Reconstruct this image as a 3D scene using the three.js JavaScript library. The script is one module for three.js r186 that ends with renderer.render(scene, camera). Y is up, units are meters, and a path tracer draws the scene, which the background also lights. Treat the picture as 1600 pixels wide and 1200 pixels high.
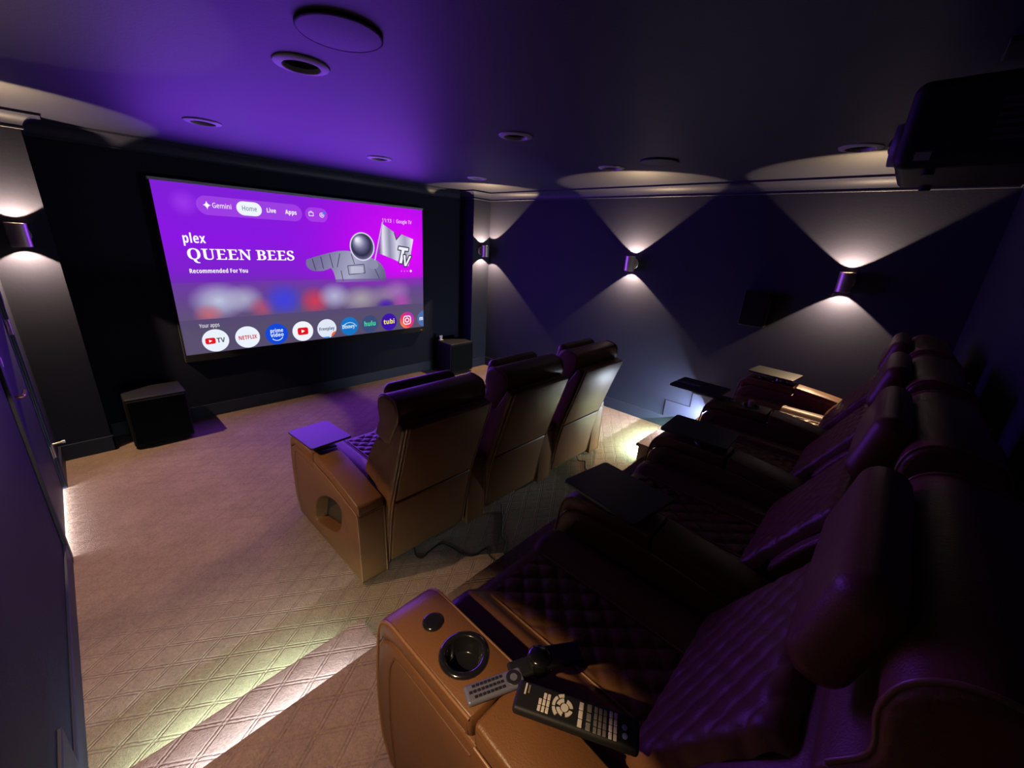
import * as THREE from 'three';
import { RoundedBoxGeometry } from 'three/addons/geometries/RoundedBoxGeometry.js';
import { mergeGeometries, toCreasedNormals } from 'three/addons/utils/BufferGeometryUtils.js';
import { Brush, Evaluator, SUBTRACTION } from 'three-bvh-csg';
import { RectAreaLightUniformsLib } from 'three/addons/lights/RectAreaLightUniformsLib.js';

// ---------------------------------------------------------------- camera, exposure
const R = THREE.MathUtils.degToRad;
const scene = new THREE.Scene();
scene.background = new THREE.Color(0x000000);
const camera = new THREE.PerspectiveCamera(86.67, 4 / 3, 0.02, 60);
camera.position.set(-1.956, 1.852, 4.72);
camera.rotation.order = 'YXZ';
camera.rotation.set(R(-19.25), R(-47.74), R(3.524));
const renderer = new THREE.WebGLRenderer({ antialias: true });
renderer.toneMapping = THREE.LinearToneMapping;
renderer.toneMappingExposure = 0.73;
renderer.shadowMap.enabled = true;
RectAreaLightUniformsLib.init();

// lamp strengths and colours (each lamp is built with its fitting below)
const SCONCE_POWER = 11.5, SCONCE_COLOR = [1.0, 0.70, 0.41];
const SCREEN_POWER = 8.0, SCREEN_COLOR = [0.235, 0.05, 1.0];
const STEP_POWER = 460, STEP_COLOR = [0.58, 1.0, 0.72], RISER_COLOR = [0.70, 0.85, 1.0];
const HALL_POWER = 400, HALL_COLOR = [0.86, 0.95, 1.0];

// ---------------------------------------------------------------- room measures (metres; front floor at y = 0)
const xL = -2.268, xR = 2.308, xSL = -1.965, xSR = 2.0, zS = 0.239, zR = -0.05, zB = 5.1, yT = 2.46;
const STEP_H = 0.175, RISE_H = 0.35, STEP_Z = 3.31, RISE_Z = 3.6;
const DOOR_Z0 = 0.75, DOOR_Z1 = 1.67, DOOR_H = 2.03;

// ---------------------------------------------------------------- helpers
let seed = 7;
const rnd = () => { seed = (seed * 1664525 + 1013904223) >>> 0; return seed / 4294967296; };
const taken = new Map();
function numbered(n) { const k = taken.get(n) || 0; taken.set(n, k + 1); return k ? n + '_' + String(k).padStart(3, '0') : n; }
function shadows(o) { o.castShadow = true; o.receiveShadow = true; return o; }
function part(name, geo, mat, parent) { const m = shadows(new THREE.Mesh(geo, mat)); m.name = name; parent.add(m); return m; }
function thing(name, label, category, pos = [0, 0, 0], turn = 0, group) {
  const o = new THREE.Group(); o.name = numbered(name); scene.add(o); o.position.set(...pos); o.rotation.y = turn;
  o.userData = { label, category }; if (group) o.userData.group = group; return o;
}
function single(name, geo, mat, label, category, group) {
  const m = shadows(new THREE.Mesh(geo, mat)); m.name = numbered(name); scene.add(m); m.userData = { label, category }; if (group) m.userData.group = group; return m;
}
function struct(name, geo, mat, label, category) {
  const m = shadows(new THREE.Mesh(geo, mat)); m.name = name; scene.add(m); m.userData = { kind: 'structure', label, category }; return m;
}
// texture coordinates in metres, taken from the object's own axes
function metric(geo) {
  const g = geo.index ? geo.toNonIndexed() : geo, p = g.attributes.position, uv = new Float32Array(p.count * 2);
  const a = new THREE.Vector3(), b = new THREE.Vector3(), c = new THREE.Vector3(), n = new THREE.Vector3();
  for (let i = 0; i < p.count; i += 3) {
    a.fromBufferAttribute(p, i); b.fromBufferAttribute(p, i + 1); c.fromBufferAttribute(p, i + 2);
    n.crossVectors(b.clone().sub(a), c.clone().sub(a));
    const x = Math.abs(n.x), y = Math.abs(n.y), z = Math.abs(n.z);
    [a, b, c].forEach((v, k) => { const o = 2 * (i + k);
      if (y >= x && y >= z) { uv[o] = v.x; uv[o + 1] = v.z; } else if (x >= z) { uv[o] = v.z; uv[o + 1] = v.y; } else { uv[o] = v.x; uv[o + 1] = v.y; } });
  }
  g.setAttribute('uv', new THREE.BufferAttribute(uv, 2)); return g;
}
function box(x0, x1, y0, y1, z0, z1) { return metric(new THREE.BoxGeometry(x1 - x0, y1 - y0, z1 - z0).translate((x0 + x1) / 2, (y0 + y1) / 2, (z0 + z1) / 2)); }
function rbox(x0, x1, y0, y1, z0, z1, r = 0.01, s = 3) { return metric(new RoundedBoxGeometry(x1 - x0, y1 - y0, z1 - z0, s, r).translate((x0 + x1) / 2, (y0 + y1) / 2, (z0 + z1) / 2)); }
// side profile of (z, y) points swept along x from x0 to x1
function sweepX(shape, x0, x1, bevel = 0, seg = 3, crease = 0.7) {
  const g = new THREE.ExtrudeGeometry(shape, { depth: x1 - x0 - 2 * bevel, bevelEnabled: bevel > 0, bevelSize: bevel, bevelThickness: bevel, bevelOffset: -bevel, bevelSegments: seg, curveSegments: 10 });
  g.rotateY(-Math.PI / 2); g.translate(x1 - bevel, 0, 0);
  return metric(toCreasedNormals(g.index ? g.toNonIndexed() : g, crease));
}
function poly(pts) { return new THREE.Shape(pts.map(([a, b]) => new THREE.Vector2(a, b))); }
function smooth(pts, n = 48, tension = 0.5) { return new THREE.Shape(new THREE.CatmullRomCurve3(pts.map(([a, b]) => new THREE.Vector3(a, b, 0)), true, 'catmullrom', tension).getPoints(n).slice(0, -1).map((v) => new THREE.Vector2(v.x, v.y))); }
// polygon with rounded corners
function rounded(pts, r) {
  const s = new THREE.Shape(), n = pts.length, V = (q) => new THREE.Vector2(...q);
  for (let i = 0; i < n; i++) {
    const p = V(pts[i]), a = V(pts[(i + n - 1) % n]), b = V(pts[(i + 1) % n]), rr = Array.isArray(r) ? r[i] : r;
    const d1 = a.clone().sub(p), d2 = b.clone().sub(p), k = Math.min(rr, d1.length() * 0.48, d2.length() * 0.48);
    const q1 = p.clone().add(d1.setLength(k)), q2 = p.clone().add(d2.setLength(k));
    if (i) s.lineTo(q1.x, q1.y); else s.moveTo(q1.x, q1.y);
    s.quadraticCurveTo(p.x, p.y, q2.x, q2.y);
  }
  s.closePath(); return s;
}
function tube(pts, r, seg = 40, closed = false, rad = 8, tension = 0.5) { return new THREE.TubeGeometry(new THREE.CatmullRomCurve3(pts.map((q) => new THREE.Vector3(...q)), closed, 'catmullrom', tension), seg, r, rad, closed); }
function lathe(pts, seg = 40) { return new THREE.LatheGeometry(pts.map(([a, b]) => new THREE.Vector2(a, b)), seg); }
function merge(list) { return mergeGeometries(list.map((g) => { const q = g.index ? g.toNonIndexed() : g; for (const k of Object.keys(q.attributes)) if (!['position', 'normal', 'uv'].includes(k)) q.deleteAttribute(k); return q; })); }

// ---------------------------------------------------------------- textures
function noiseField(n, octaves, seed0) {           // tiling value noise
  seed = seed0; const out = new Float32Array(n * n);
  for (const [cells, amp] of octaves) {
    const g = new Float32Array(cells * cells).map(() => rnd());
    for (let y = 0; y < n; y++) for (let x = 0; x < n; x++) {
      const fx = x / n * cells, fy = y / n * cells, ix = Math.floor(fx), iy = Math.floor(fy), u = fx - ix, v = fy - iy;
      const su = u * u * (3 - 2 * u), sv = v * v * (3 - 2 * v), X = (ix + 1) % cells, Y = (iy + 1) % cells;
      out[y * n + x] += amp * ((g[iy * cells + ix] * (1 - su) + g[iy * cells + X] * su) * (1 - sv) + (g[Y * cells + ix] * (1 - su) + g[Y * cells + X] * su) * sv);
    }
  }
  return out;
}
function grey(field, w, h, sx, sy, mean = 0.5, gain = 1) {
  const d = new Uint8Array(w * h * 4);
  for (let i = 0; i < w * h; i++) { const v = Math.max(0, Math.min(255, 255 * (mean + gain * field[i]))); d[4 * i] = d[4 * i + 1] = d[4 * i + 2] = v; d[4 * i + 3] = 255; }
  const t = new THREE.DataTexture(d, w, h); t.wrapS = t.wrapT = THREE.RepeatWrapping; t.magFilter = t.minFilter = THREE.LinearFilter; t.repeat.set(1 / sx, 1 / sy); t.needsUpdate = true; return t;
}
const leatherBump = (() => { const f = noiseField(512, [[128, 0.35], [64, 0.4], [20, 0.25], [6, 0.3]], 11); return grey(f, 512, 512, 0.16, 0.16, -0.15, 1); })();
const paintBump = (() => { const f = noiseField(512, [[128, 0.5], [50, 0.35], [9, 0.3]], 23); return grey(f, 512, 512, 0.5, 0.5, -0.1, 1); })();
// carved carpet: a lattice of double grooves, 189 x 125 mm diamonds, eight diamonds to the tile, over cut pile
const carpetBump = (() => {
  const N = 1024, W = 0.189 * 4, H = 0.125 * 6, pile = noiseField(N, [[400, 0.32], [170, 0.3], [60, 0.2], [16, 0.22], [6, 0.25]], 5), f = new Float32Array(N * N);
  const wob = noiseField(N, [[24, 1], [60, 0.5]], 9), len = Math.hypot(0.189, 0.125), step = 0.189 * 0.125 / len;
  for (let y = 0; y < N; y++) for (let x = 0; x < N; x++) {
    const px = x / N * W, pz = y / N * H, w = 0.0025 * (wob[y * N + x] - 0.75); let g = 0;
    for (const s of [1, -1]) {
      let d = (px / 0.189 + s * pz / 0.125); d = (d - Math.round(d)) * step + w;   // distance to the nearest lattice line
      for (const o of [-0.006, 0.006]) g += Math.exp(-Math.pow((d - o) / 0.0028, 2));
    }
    f[y * N + x] = 0.42 * pile[y * N + x] + 0.4 - 0.42 * Math.min(1, g);
  }
  return grey(f, N, N, W, H, 0, 1);
})();
const carpetTone = (() => {
  const N = 512, a = noiseField(N, [[220, 0.5], [90, 0.3], [14, 0.2], [5, 0.25]], 31), d = new Uint8Array(N * N * 4);
  for (let i = 0; i < N * N; i++) { const k = 0.86 + 0.22 * (a[i] - 0.62); d[4 * i] = 150 * k; d[4 * i + 1] = 126 * k; d[4 * i + 2] = 114 * k; d[4 * i + 3] = 255; }
  const t = new THREE.DataTexture(d, N, N); t.colorSpace = THREE.SRGBColorSpace; t.wrapS = t.wrapT = THREE.RepeatWrapping; t.magFilter = t.minFilter = THREE.LinearFilter; t.repeat.set(1 / 0.9, 1 / 0.9); t.needsUpdate = true; return t;
})();

// ---------------------------------------------------------------- materials
const lin = (r, g, b) => new THREE.Color().setRGB(r, g, b);
const std = (o) => new THREE.MeshStandardMaterial(o), phys = (o) => new THREE.MeshPhysicalMaterial(o);
const M = {
  wall: phys({ color: lin(0.0155, 0.0168, 0.0315), roughness: 0.7, specularIntensity: 0.25, bumpMap: paintBump, bumpScale: 0.0004 }),
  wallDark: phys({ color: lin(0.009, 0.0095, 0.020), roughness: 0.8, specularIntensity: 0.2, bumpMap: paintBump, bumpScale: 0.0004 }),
  ceiling: phys({ color: lin(0.020, 0.0215, 0.040), roughness: 0.55, specularIntensity: 0.45, bumpMap: paintBump, bumpScale: 0.0004 }),
  trim: phys({ color: lin(0.020, 0.0215, 0.040), roughness: 0.5, specularIntensity: 0.35 }),
  carpet: phys({ map: carpetTone, roughness: 1, specularIntensity: 0.1, bumpMap: carpetBump, bumpScale: 0.0065 }),
  leather: phys({ color: lin(0.13, 0.055, 0.021), roughness: 0.42, bumpMap: leatherBump, bumpScale: 0.0005, specularIntensity: 0.7 }),
  piping: phys({ color: lin(0.20, 0.095, 0.04), roughness: 0.4, clearcoat: 0.2, clearcoatRoughness: 0.3 }),
  seam: std({ color: lin(0.10, 0.045, 0.018), roughness: 0.7 }),
  lining: std({ color: lin(0.035, 0.015, 0.006), roughness: 0.8 }),
  blackPlastic: phys({ color: lin(0.008, 0.008, 0.009), roughness: 0.55, specularIntensity: 0.5 }),
  blackGloss: phys({ color: lin(0.008, 0.008, 0.009), roughness: 0.16, clearcoat: 1, clearcoatRoughness: 0.06 }),
  tray: phys({ color: lin(0.012, 0.012, 0.014), roughness: 0.38 }),
  trayEdge: std({ color: lin(0.06, 0.06, 0.065), roughness: 0.4 }),
  subBody: phys({ color: lin(0.008, 0.008, 0.009), specularIntensity: 0.4, roughness: 0.6, bumpMap: paintBump, bumpScale: 0.0005 }),
  grille: phys({ color: lin(0.005, 0.005, 0.006), roughness: 1, specularIntensity: 0.2 }),
  velvet: std({ color: lin(0.004, 0.004, 0.005), roughness: 1 }),
  darkGrey: std({ color: lin(0.05, 0.05, 0.055), roughness: 0.5 }),
  casing: std({ color: lin(0.30, 0.30, 0.33), roughness: 0.5 }),
  nickel: std({ color: lin(0.50, 0.43, 0.36), metalness: 0.85, roughness: 0.4 }),
  brass: std({ color: lin(0.62, 0.42, 0.22), metalness: 1, roughness: 0.28 }),
  ring: std({ color: lin(0.22, 0.21, 0.22), roughness: 0.5 }),
  canBlack: std({ color: lin(0.01, 0.01, 0.01), roughness: 0.6 }),
  lensGrey: std({ color: lin(0.25, 0.25, 0.25), roughness: 0.4 }),
  white: std({ color: lin(0.6, 0.6, 0.6), roughness: 0.5 }),
  silver: std({ color: lin(0.12, 0.12, 0.16), roughness: 0.42, metalness: 0.25 }),
  keyPale: std({ color: lin(0.44, 0.40, 0.33), roughness: 0.6 }),
  keyDark: std({ color: lin(0.012, 0.012, 0.016), roughness: 0.4 }),
  keyOutline: std({ color: lin(0.12, 0.11, 0.09), roughness: 0.6 }),
  keyBlue: std({ color: lin(0.22, 0.28, 0.34), roughness: 0.35 }),
  hallWall: std({ color: lin(0.7, 0.7, 0.7), roughness: 0.9 }),
};
const glow = (rgb, k) => new THREE.MeshStandardMaterial({ color: 0x000000, emissive: lin(...rgb), emissiveIntensity: k, roughness: 1 });
function area(name, w, h, color, power, pos, aim) {
  const l = new THREE.RectAreaLight(lin(...color), power, w, h); l.name = name; l.position.set(...pos); scene.add(l); l.lookAt(...aim); l.castShadow = true; return l;
}

// ---------------------------------------------------------------- the room shell
const shellLabel = 'dark navy painted ';
const wallRight = struct('wall_right', box(xR, xR + 0.14, 0, yT, zS - 0.4, zB + 0.14), M.wall, shellLabel + 'side wall with two sconces and a black speaker', 'wall');
struct('wall_back', box(xL - 0.14, xR + 0.14, 0, yT, zB, zB + 0.14), M.wall, shellLabel + 'wall behind the rear row of recliners', 'wall');
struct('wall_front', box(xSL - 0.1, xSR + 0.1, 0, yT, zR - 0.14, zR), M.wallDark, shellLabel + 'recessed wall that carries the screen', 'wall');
struct('wall_front_right', merge([box(xSR, xR + 0.02, 0, yT, zR - 0.14, zS)]), M.wall, shellLabel + 'pier with a sconce beside the speaker wall', 'wall');
struct('wall_front_left', merge([box(xL - 0.02, xSL, 0, yT, zR - 0.14, zS)]), M.wall, shellLabel + 'pier with a sconce beside the door wall', 'wall');
struct('wall_left', merge([box(xL - 0.1, xL, 0, yT, zS - 0.4, DOOR_Z0), box(xL - 0.1, xL, 0, yT, DOOR_Z1, zB + 0.14), box(xL - 0.1, xL, DOOR_H, yT, DOOR_Z0, DOOR_Z1)]), M.wall, shellLabel + 'side wall with the door', 'wall');

// ceiling with round openings for the downlights
const DL = [[-1.158, 1.19], [-1.155, 2.775], [0.092, 1.168], [0.091, 2.765], [1.215, 1.166], [1.235, 2.755], [1.225, 4.338]];
{
  const s = new THREE.Shape([[xL - 0.14, -0.2], [xR + 0.14, -0.2], [xR + 0.14, zB + 0.14], [xL - 0.14, zB + 0.14]].map((q) => new THREE.Vector2(...q)));
  for (const [x, z] of DL) { const h = new THREE.Path(); h.absarc(x, z, 0.078, 0, Math.PI * 2, true); s.holes.push(h); }
  const g = new THREE.ExtrudeGeometry(s, { depth: 0.12, bevelEnabled: false, curveSegments: 24 }); g.rotateX(Math.PI / 2); g.translate(0, yT + 0.12, 0);
  struct('ceiling', metric(g), M.ceiling, 'dark navy ceiling with downlights and round speakers', 'ceiling');
}
// carpeted floor, the two steps and the riser platform
struct('floor', box(xL - 0.1, xR + 0.1, -0.12, 0, zR - 0.1, RISE_Z + 0.06), M.carpet, 'beige carved carpet with a diamond lattice on the front floor', 'floor');
function nosed(z0, z1, h) { return poly([[z1, 0], [z0 + 0.026, 0], [z0 + 0.026, h - 0.034], [z0 + 0.002, h - 0.034], [z0 - 0.002, h - 0.026], [z0 - 0.001, h - 0.012], [z0 + 0.006, h - 0.003], [z0 + 0.016, h], [z1, h]].reverse()); }
struct('floor_riser', sweepX(nosed(RISE_Z, zB, RISE_H), xL, xR, 0, 1, 0.5), M.carpet, 'beige carpeted platform under the rear row of recliners', 'platform');
const stepL = struct('floor_step_left', sweepX(nosed(STEP_Z, RISE_Z + 0.026, STEP_H), xL, -1.342, 0, 1, 0.5), M.carpet, 'beige carpeted step up to the platform beside the door wall', 'step');
const stepR = struct('floor_step_right', sweepX(nosed(STEP_Z, RISE_Z + 0.026, STEP_H), 1.35, xR, 0, 1, 0.5), M.carpet, 'beige carpeted step up to the platform beside the speaker wall', 'step');

// crown moulding and baseboards, mitred round the plan of the room
const plan = [[xR, zB], [xR, zS], [xSR, zS], [xSR, zR], [xSL, zR], [xSL, zS], [xL, zS], [xL, zB]];
function mitre(i, d) {                              // plan corner i moved d metres into the room
  const n = plan.length, a = plan[(i + n - 1) % n], b = plan[i], c = plan[(i + 1) % n];
  const dir = (p, q) => { const l = Math.hypot(q[0] - p[0], q[1] - p[1]); return [(q[0] - p[0]) / l, (q[1] - p[1]) / l]; };
  const [d1, d2] = [dir(a, b), dir(b, c)], n1 = [d1[1], -d1[0]], n2 = [d2[1], -d2[0]];   // inward normals
  return [b[0] + d * (n1[0] + n2[0]), b[1] + d * (n1[1] + n2[1])];
}
function mould(i, prof) {                           // a strip of the profile (d, y) along plan edge i
  const j = (i + 1) % plan.length, pos = [], q = (k, e) => { const [x, z] = mitre(e, prof[k][0]); return [x, prof[k][1], z]; };
  for (let k = 0; k + 1 < prof.length; k++) pos.push(...q(k, i), ...q(k, j), ...q(k + 1, j), ...q(k, i), ...q(k + 1, j), ...q(k + 1, i));
  const g = new THREE.BufferGeometry(); g.setAttribute('position', new THREE.Float32BufferAttribute(pos, 3)); g.computeVertexNormals();
  return metric(toCreasedNormals(g, 0.5));
}
const crownProfile = [[0, 2.36], [0.010, 2.358], [0.015, 2.362], [0.015, 2.369], [0.011, 2.372], [0.014, 2.385], [0.020, 2.400], [0.030, 2.416], [0.044, 2.429], [0.060, 2.438], [0.078, 2.442], [0.098, 2.443], [0.105, 2.444], [0.105, yT + 0.001], [0, yT + 0.001], [0, 2.36]];
['speaker wall', 'pier beside the speaker wall', 'recess return by the speaker wall', 'screen recess', 'recess return by the door wall', 'pier beside the door wall', 'door wall', 'back wall'].forEach((w, i) => struct('trim_' + (i + 1), mould(i, crownProfile), M.trim, 'navy cove crown moulding along the ' + w, 'moulding'));
const T = 0.014;
function board(name, geo, label) { struct(name, geo, M.trim, label, 'baseboard'); }
// skirting that climbs with the steps: outline in (z, y)
const skirt = (z0) => poly([[z0, 0], [zB, 0], [zB, 0.47], [3.415, 0.47], [3.415, 0.312], [3.15, 0.312], [3.15, 0.13], [z0, 0.13]]);
board('baseboard_right', sweepX(skirt(zS), xR - T, xR, 0.003, 1), 'navy baseboard that climbs the steps on the speaker wall');
board('baseboard_left', merge([sweepX(skirt(DOOR_Z1 + 0.07), xL, xL + T, 0.003, 1), box(xL, xL + T, 0, 0.13, zS, DOOR_Z0 - 0.07)]), 'navy baseboard that climbs the steps on the door wall');
board('baseboard_front', merge([rbox(xSL, xSR, 0, 0.13, zR, zR + T, 0.003, 1), rbox(xL, xSL + T, 0, 0.13, zS, zS + T, 0.003, 1), rbox(xSR - T, xR, 0, 0.13, zS, zS + T, 0.003, 1), rbox(xSL, xSL + T, 0, 0.13, zR, zS + T, 0.003, 1), rbox(xSR - T, xSR, 0, 0.13, zR, zS + T, 0.003, 1)]), 'navy baseboard round the screen recess and the piers');
board('baseboard_back', rbox(xL, xR, RISE_H, RISE_H + 0.12, zB - T, zB, 0.003, 1), 'navy baseboard behind the rear recliners');

// door in the left wall, with a lit hall behind it
{
  const d = thing('door_1', 'navy flush door with a brass lever in the side wall', 'door'); d.userData.kind = 'structure';
  part('door_panel', rbox(xL - 0.042, xL - 0.006, 0.018, DOOR_H - 0.004, DOOR_Z0 + 0.004, DOOR_Z1 - 0.004, 0.003, 1), M.trim, d);
  for (const [za, zb, ya, yb] of [[DOOR_Z0 - 0.07, DOOR_Z0, 0, DOOR_H + 0.07], [DOOR_Z1, DOOR_Z1 + 0.07, 0, DOOR_H + 0.07], [DOOR_Z0, DOOR_Z1, DOOR_H, DOOR_H + 0.07]]) part('casing', rbox(xL, xL + 0.016, ya, yb, za, zb, 0.004, 2), M.trim, d);
  const h = part('rosette', new THREE.CylinderGeometry(0.026, 0.026, 0.008, 24).rotateZ(Math.PI / 2).translate(xL - 0.002, 0.965, DOOR_Z1 - 0.06), M.brass, d);
  part('lever', tube([[xL, 0.965, DOOR_Z1 - 0.06], [xL + 0.035, 0.965, DOOR_Z1 - 0.06], [xL + 0.04, 0.965, DOOR_Z1 - 0.075], [xL + 0.04, 0.962, DOOR_Z1 - 0.17]], 0.008, 24), M.brass, d);
  for (const y of [0.3, 1.17, 1.82]) {
    const q = part('hinge', merge([new THREE.CylinderGeometry(0.007, 0.007, 0.095, 12).translate(xL + 0.008, y, DOOR_Z0 + 0.004), box(xL + 0.0005, xL + 0.003, y - 0.045, y + 0.045, DOOR_Z0 + 0.004, DOOR_Z0 + 0.036)]), M.nickel, d);
    if (y < 0.5) { part('door_stop', tube([[xL + 0.012, y + 0.05, DOOR_Z0 + 0.004], [xL + 0.04, y + 0.05, DOOR_Z0 - 0.004], [xL + 0.06, y + 0.05, DOOR_Z0 - 0.01]], 0.006, 10), M.nickel, q); part('stop_tip', new THREE.CylinderGeometry(0.010, 0.010, 0.018, 12).rotateZ(Math.PI / 2).translate(xL + 0.066, y + 0.05, DOOR_Z0 - 0.011), M.white, q); }
  }
  part('deadbolt', new THREE.CylinderGeometry(0.024, 0.026, 0.02, 20).rotateZ(Math.PI / 2).translate(xL + 0.002, 1.15, DOOR_Z1 - 0.06), M.nickel, d);
  struct('hall_shell', merge([box(-3.5, xL - 0.1, -0.12, 0, 0.3, 2.1), box(-3.5, xL - 0.1, 2.3, 2.4, 0.3, 2.1), box(-3.6, -3.5, -0.12, 2.4, 0.2, 2.2), box(-3.5, xL - 0.1, -0.12, 2.4, 0.2, 0.3), box(-3.5, xL - 0.1, -0.12, 2.4, 2.1, 2.2)]), M.hallWall, 'white hall outside the door', 'hall');
  const w = thing('window_1', 'low daylit glazed panel in the hall outside the door', 'window'); w.userData.kind = 'structure';
  part('frame', merge([box(-3.499, -3.47, 0.0, 0.04, 0.6, 1.8), box(-3.499, -3.47, 0.96, 1.0, 0.6, 1.8), box(-3.499, -3.47, 0.04, 0.96, 0.6, 0.64), box(-3.499, -3.47, 0.04, 0.96, 1.76, 1.8)]), M.white, w);
  part('pane', box(-3.499, -3.485, 0.04, 0.96, 0.64, 1.76), glow(HALL_COLOR, 3), w);
  area('hall_daylight', 1.1, 0.9, HALL_COLOR, HALL_POWER, [-3.465, 0.5, 1.2], [-2, 0.5, 1.2]);
}

// ---------------------------------------------------------------- projection screen
{
  const W = 2.66, H = 1.49625, cy = 1.4135;
  const c = document.createElement('canvas'); c.width = 1600; c.height = 900; const g = c.getContext('2d');
  let q = g.createLinearGradient(0, 0, 0, 900); q.addColorStop(0, '#7d1fd6'); q.addColorStop(0.3, '#8a14e2'); q.addColorStop(0.52, '#7a22c8'); q.addColorStop(0.72, '#5d3f92'); q.addColorStop(1, '#514c63'); g.fillStyle = q; g.fillRect(0, 0, 1600, 900);
  q = g.createRadialGradient(1450, 290, 60, 1350, 330, 900); q.addColorStop(0, 'rgba(222,0,250,1)'); q.addColorStop(0.45, 'rgba(190,0,236,0.75)'); q.addColorStop(1, 'rgba(130,20,215,0)'); g.fillStyle = q; g.fillRect(0, 0, 1600, 560);
  q = g.createLinearGradient(0, 450, 0, 760); q.addColorStop(0, 'rgba(85,64,120,0)'); q.addColorStop(1, 'rgba(86,76,108,0.95)'); g.fillStyle = q; g.fillRect(0, 450, 1600, 450);
  const rr = (x, y, w, h, r, f) => { g.fillStyle = f; g.beginPath(); g.roundRect(x, y, w, h, r); g.fill(); };
  const put = (t, x, y, size, w, f = '#fff', fam = 'sans-serif', wt = 'bold') => { g.font = wt + ' ' + size + 'px ' + fam; const k = w ? w / g.measureText(t).width : 1; g.save(); g.translate(x, y); g.scale(k, 1); g.fillStyle = f; g.fillText(t, 0, 0); g.restore(); };
  const blob = (x, y, r, rgb, a = 1, sy = 1) => { g.save(); g.translate(x, y); g.scale(1, sy); const k = g.createRadialGradient(0, 0, 0, 0, 0, r); k.addColorStop(0, 'rgba(' + rgb + ',' + a + ')'); k.addColorStop(0.5, 'rgba(' + rgb + ',' + 0.62 * a + ')'); k.addColorStop(1, 'rgba(' + rgb + ',0)'); g.fillStyle = k; g.fillRect(-r, -r, 2 * r, 2 * r); g.restore(); };
  blob(122, 95, 70, '160,60,240', 0.8);
  rr(174, 50, 536, 96, 48, 'rgba(190,110,240,0.42)'); rr(729, 56, 140, 84, 42, 'rgba(190,110,240,0.42)'); rr(358, 60, 128, 74, 37, '#eef6ff');
  g.fillStyle = '#fff'; g.beginPath(); g.moveTo(221, 74); g.quadraticCurveTo(224, 95, 241, 96); g.quadraticCurveTo(224, 99, 221, 119); g.quadraticCurveTo(218, 99, 201, 96); g.quadraticCurveTo(218, 95, 221, 74); g.fill();
  put('Gemini', 244, 107, 34, 92, '#fff', 'sans-serif', ''); put('Home', 384, 108, 34, 78, '#4a5a78', 'sans-serif', ''); put('Live', 510, 108, 34, 53); put('Apps', 613, 108, 34, 66);
  g.strokeStyle = '#f2e8ff'; g.lineWidth = 4; g.strokeRect(752, 86, 26, 20); g.beginPath(); g.moveTo(758, 80); g.lineTo(772, 80); g.stroke(); g.beginPath(); g.arc(832, 97, 13, 0, 7); g.stroke(); g.beginPath(); g.arc(832, 97, 5, 0, 7); g.stroke(); rr(838, 74, 18, 18, 9, '#2d7cf0');
  put('11:13', 1256, 107, 32, 78, '#f4eaff', 'sans-serif', ''); put('|', 1348, 105, 28, 8, '#f4eaff', 'sans-serif', ''); put('Google TV', 1371, 107, 32, 132, '#f4eaff', 'sans-serif', '');
  put('plex', 84, 292, 68, 104); put('QUEEN BEES', 90, 378, 80, 550, '#fff', 'serif'); put('Recommended For You', 88, 450, 32, 282);
  // plain grey figure in a space suit, a stand-in for the artwork of the title card
  const suit = g.createLinearGradient(820, 300, 1280, 520); suit.addColorStop(0, '#74709a'); suit.addColorStop(0.45, '#a9a8c4'); suit.addColorStop(1, '#5a587e');
  const blobPath = (pts, f) => { g.fillStyle = f; g.beginPath(); g.moveTo(...pts[0]); for (let i = 1; i + 1 < pts.length; i += 2) g.quadraticCurveTo(...pts[i], ...pts[i + 1]); g.closePath(); g.fill(); };
  blobPath([[890, 520], [880, 440], [860, 425], [800, 455], [735, 440], [690, 420], [708, 372], [800, 340], [900, 318], [960, 306], [1030, 316], [1150, 350], [1200, 372], [1275, 410], [1268, 520]], suit);
  g.strokeStyle = 'rgba(38,36,66,0.75)'; g.lineWidth = 5;
  for (const [x0, y0, x1, y1] of [[800, 352, 812, 430], [860, 335, 876, 424], [745, 366, 760, 438], [930, 330, 905, 420], [980, 410, 1100, 400], [985, 470, 1105, 460], [980, 410, 985, 470], [1100, 400, 1105, 460], [1160, 380, 1215, 500], [930, 440, 940, 515], [1010, 330, 1030, 400]]) { g.beginPath(); g.moveTo(x0, y0); g.lineTo(x1, y1); g.stroke(); }
  rr(1000, 415, 92, 48, 8, 'rgba(205,205,226,0.55)');
  let hl = g.createRadialGradient(1060, 235, 10, 1098, 280, 100); hl.addColorStop(0, '#e9e7f6'); hl.addColorStop(0.35, '#77759a'); hl.addColorStop(0.7, '#2b2946'); hl.addColorStop(1, '#8f8db0'); g.fillStyle = hl; g.beginPath(); g.ellipse(1096, 281, 90, 93, 0, 0, 7); g.fill();
  g.strokeStyle = '#d7d4ee'; g.lineWidth = 9; g.beginPath(); g.ellipse(1096, 281, 88, 91, 0, 0, 7); g.stroke();
  g.strokeStyle = '#bdb9d8'; g.lineWidth = 10; g.beginPath(); g.moveTo(1261, 108); g.lineTo(1178, 400); g.stroke(); rr(1140, 372, 70, 60, 26, '#8e8cac');
  // the flag and its letters
  q = g.createLinearGradient(1222, 0, 1516, 0); q.addColorStop(0, '#55506e'); q.addColorStop(0.12, '#e8e6f4'); q.addColorStop(0.3, '#8c88a8'); q.addColorStop(0.5, '#d9d6ea'); q.addColorStop(0.75, '#a29ebc'); q.addColorStop(1, '#efeefa');
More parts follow.
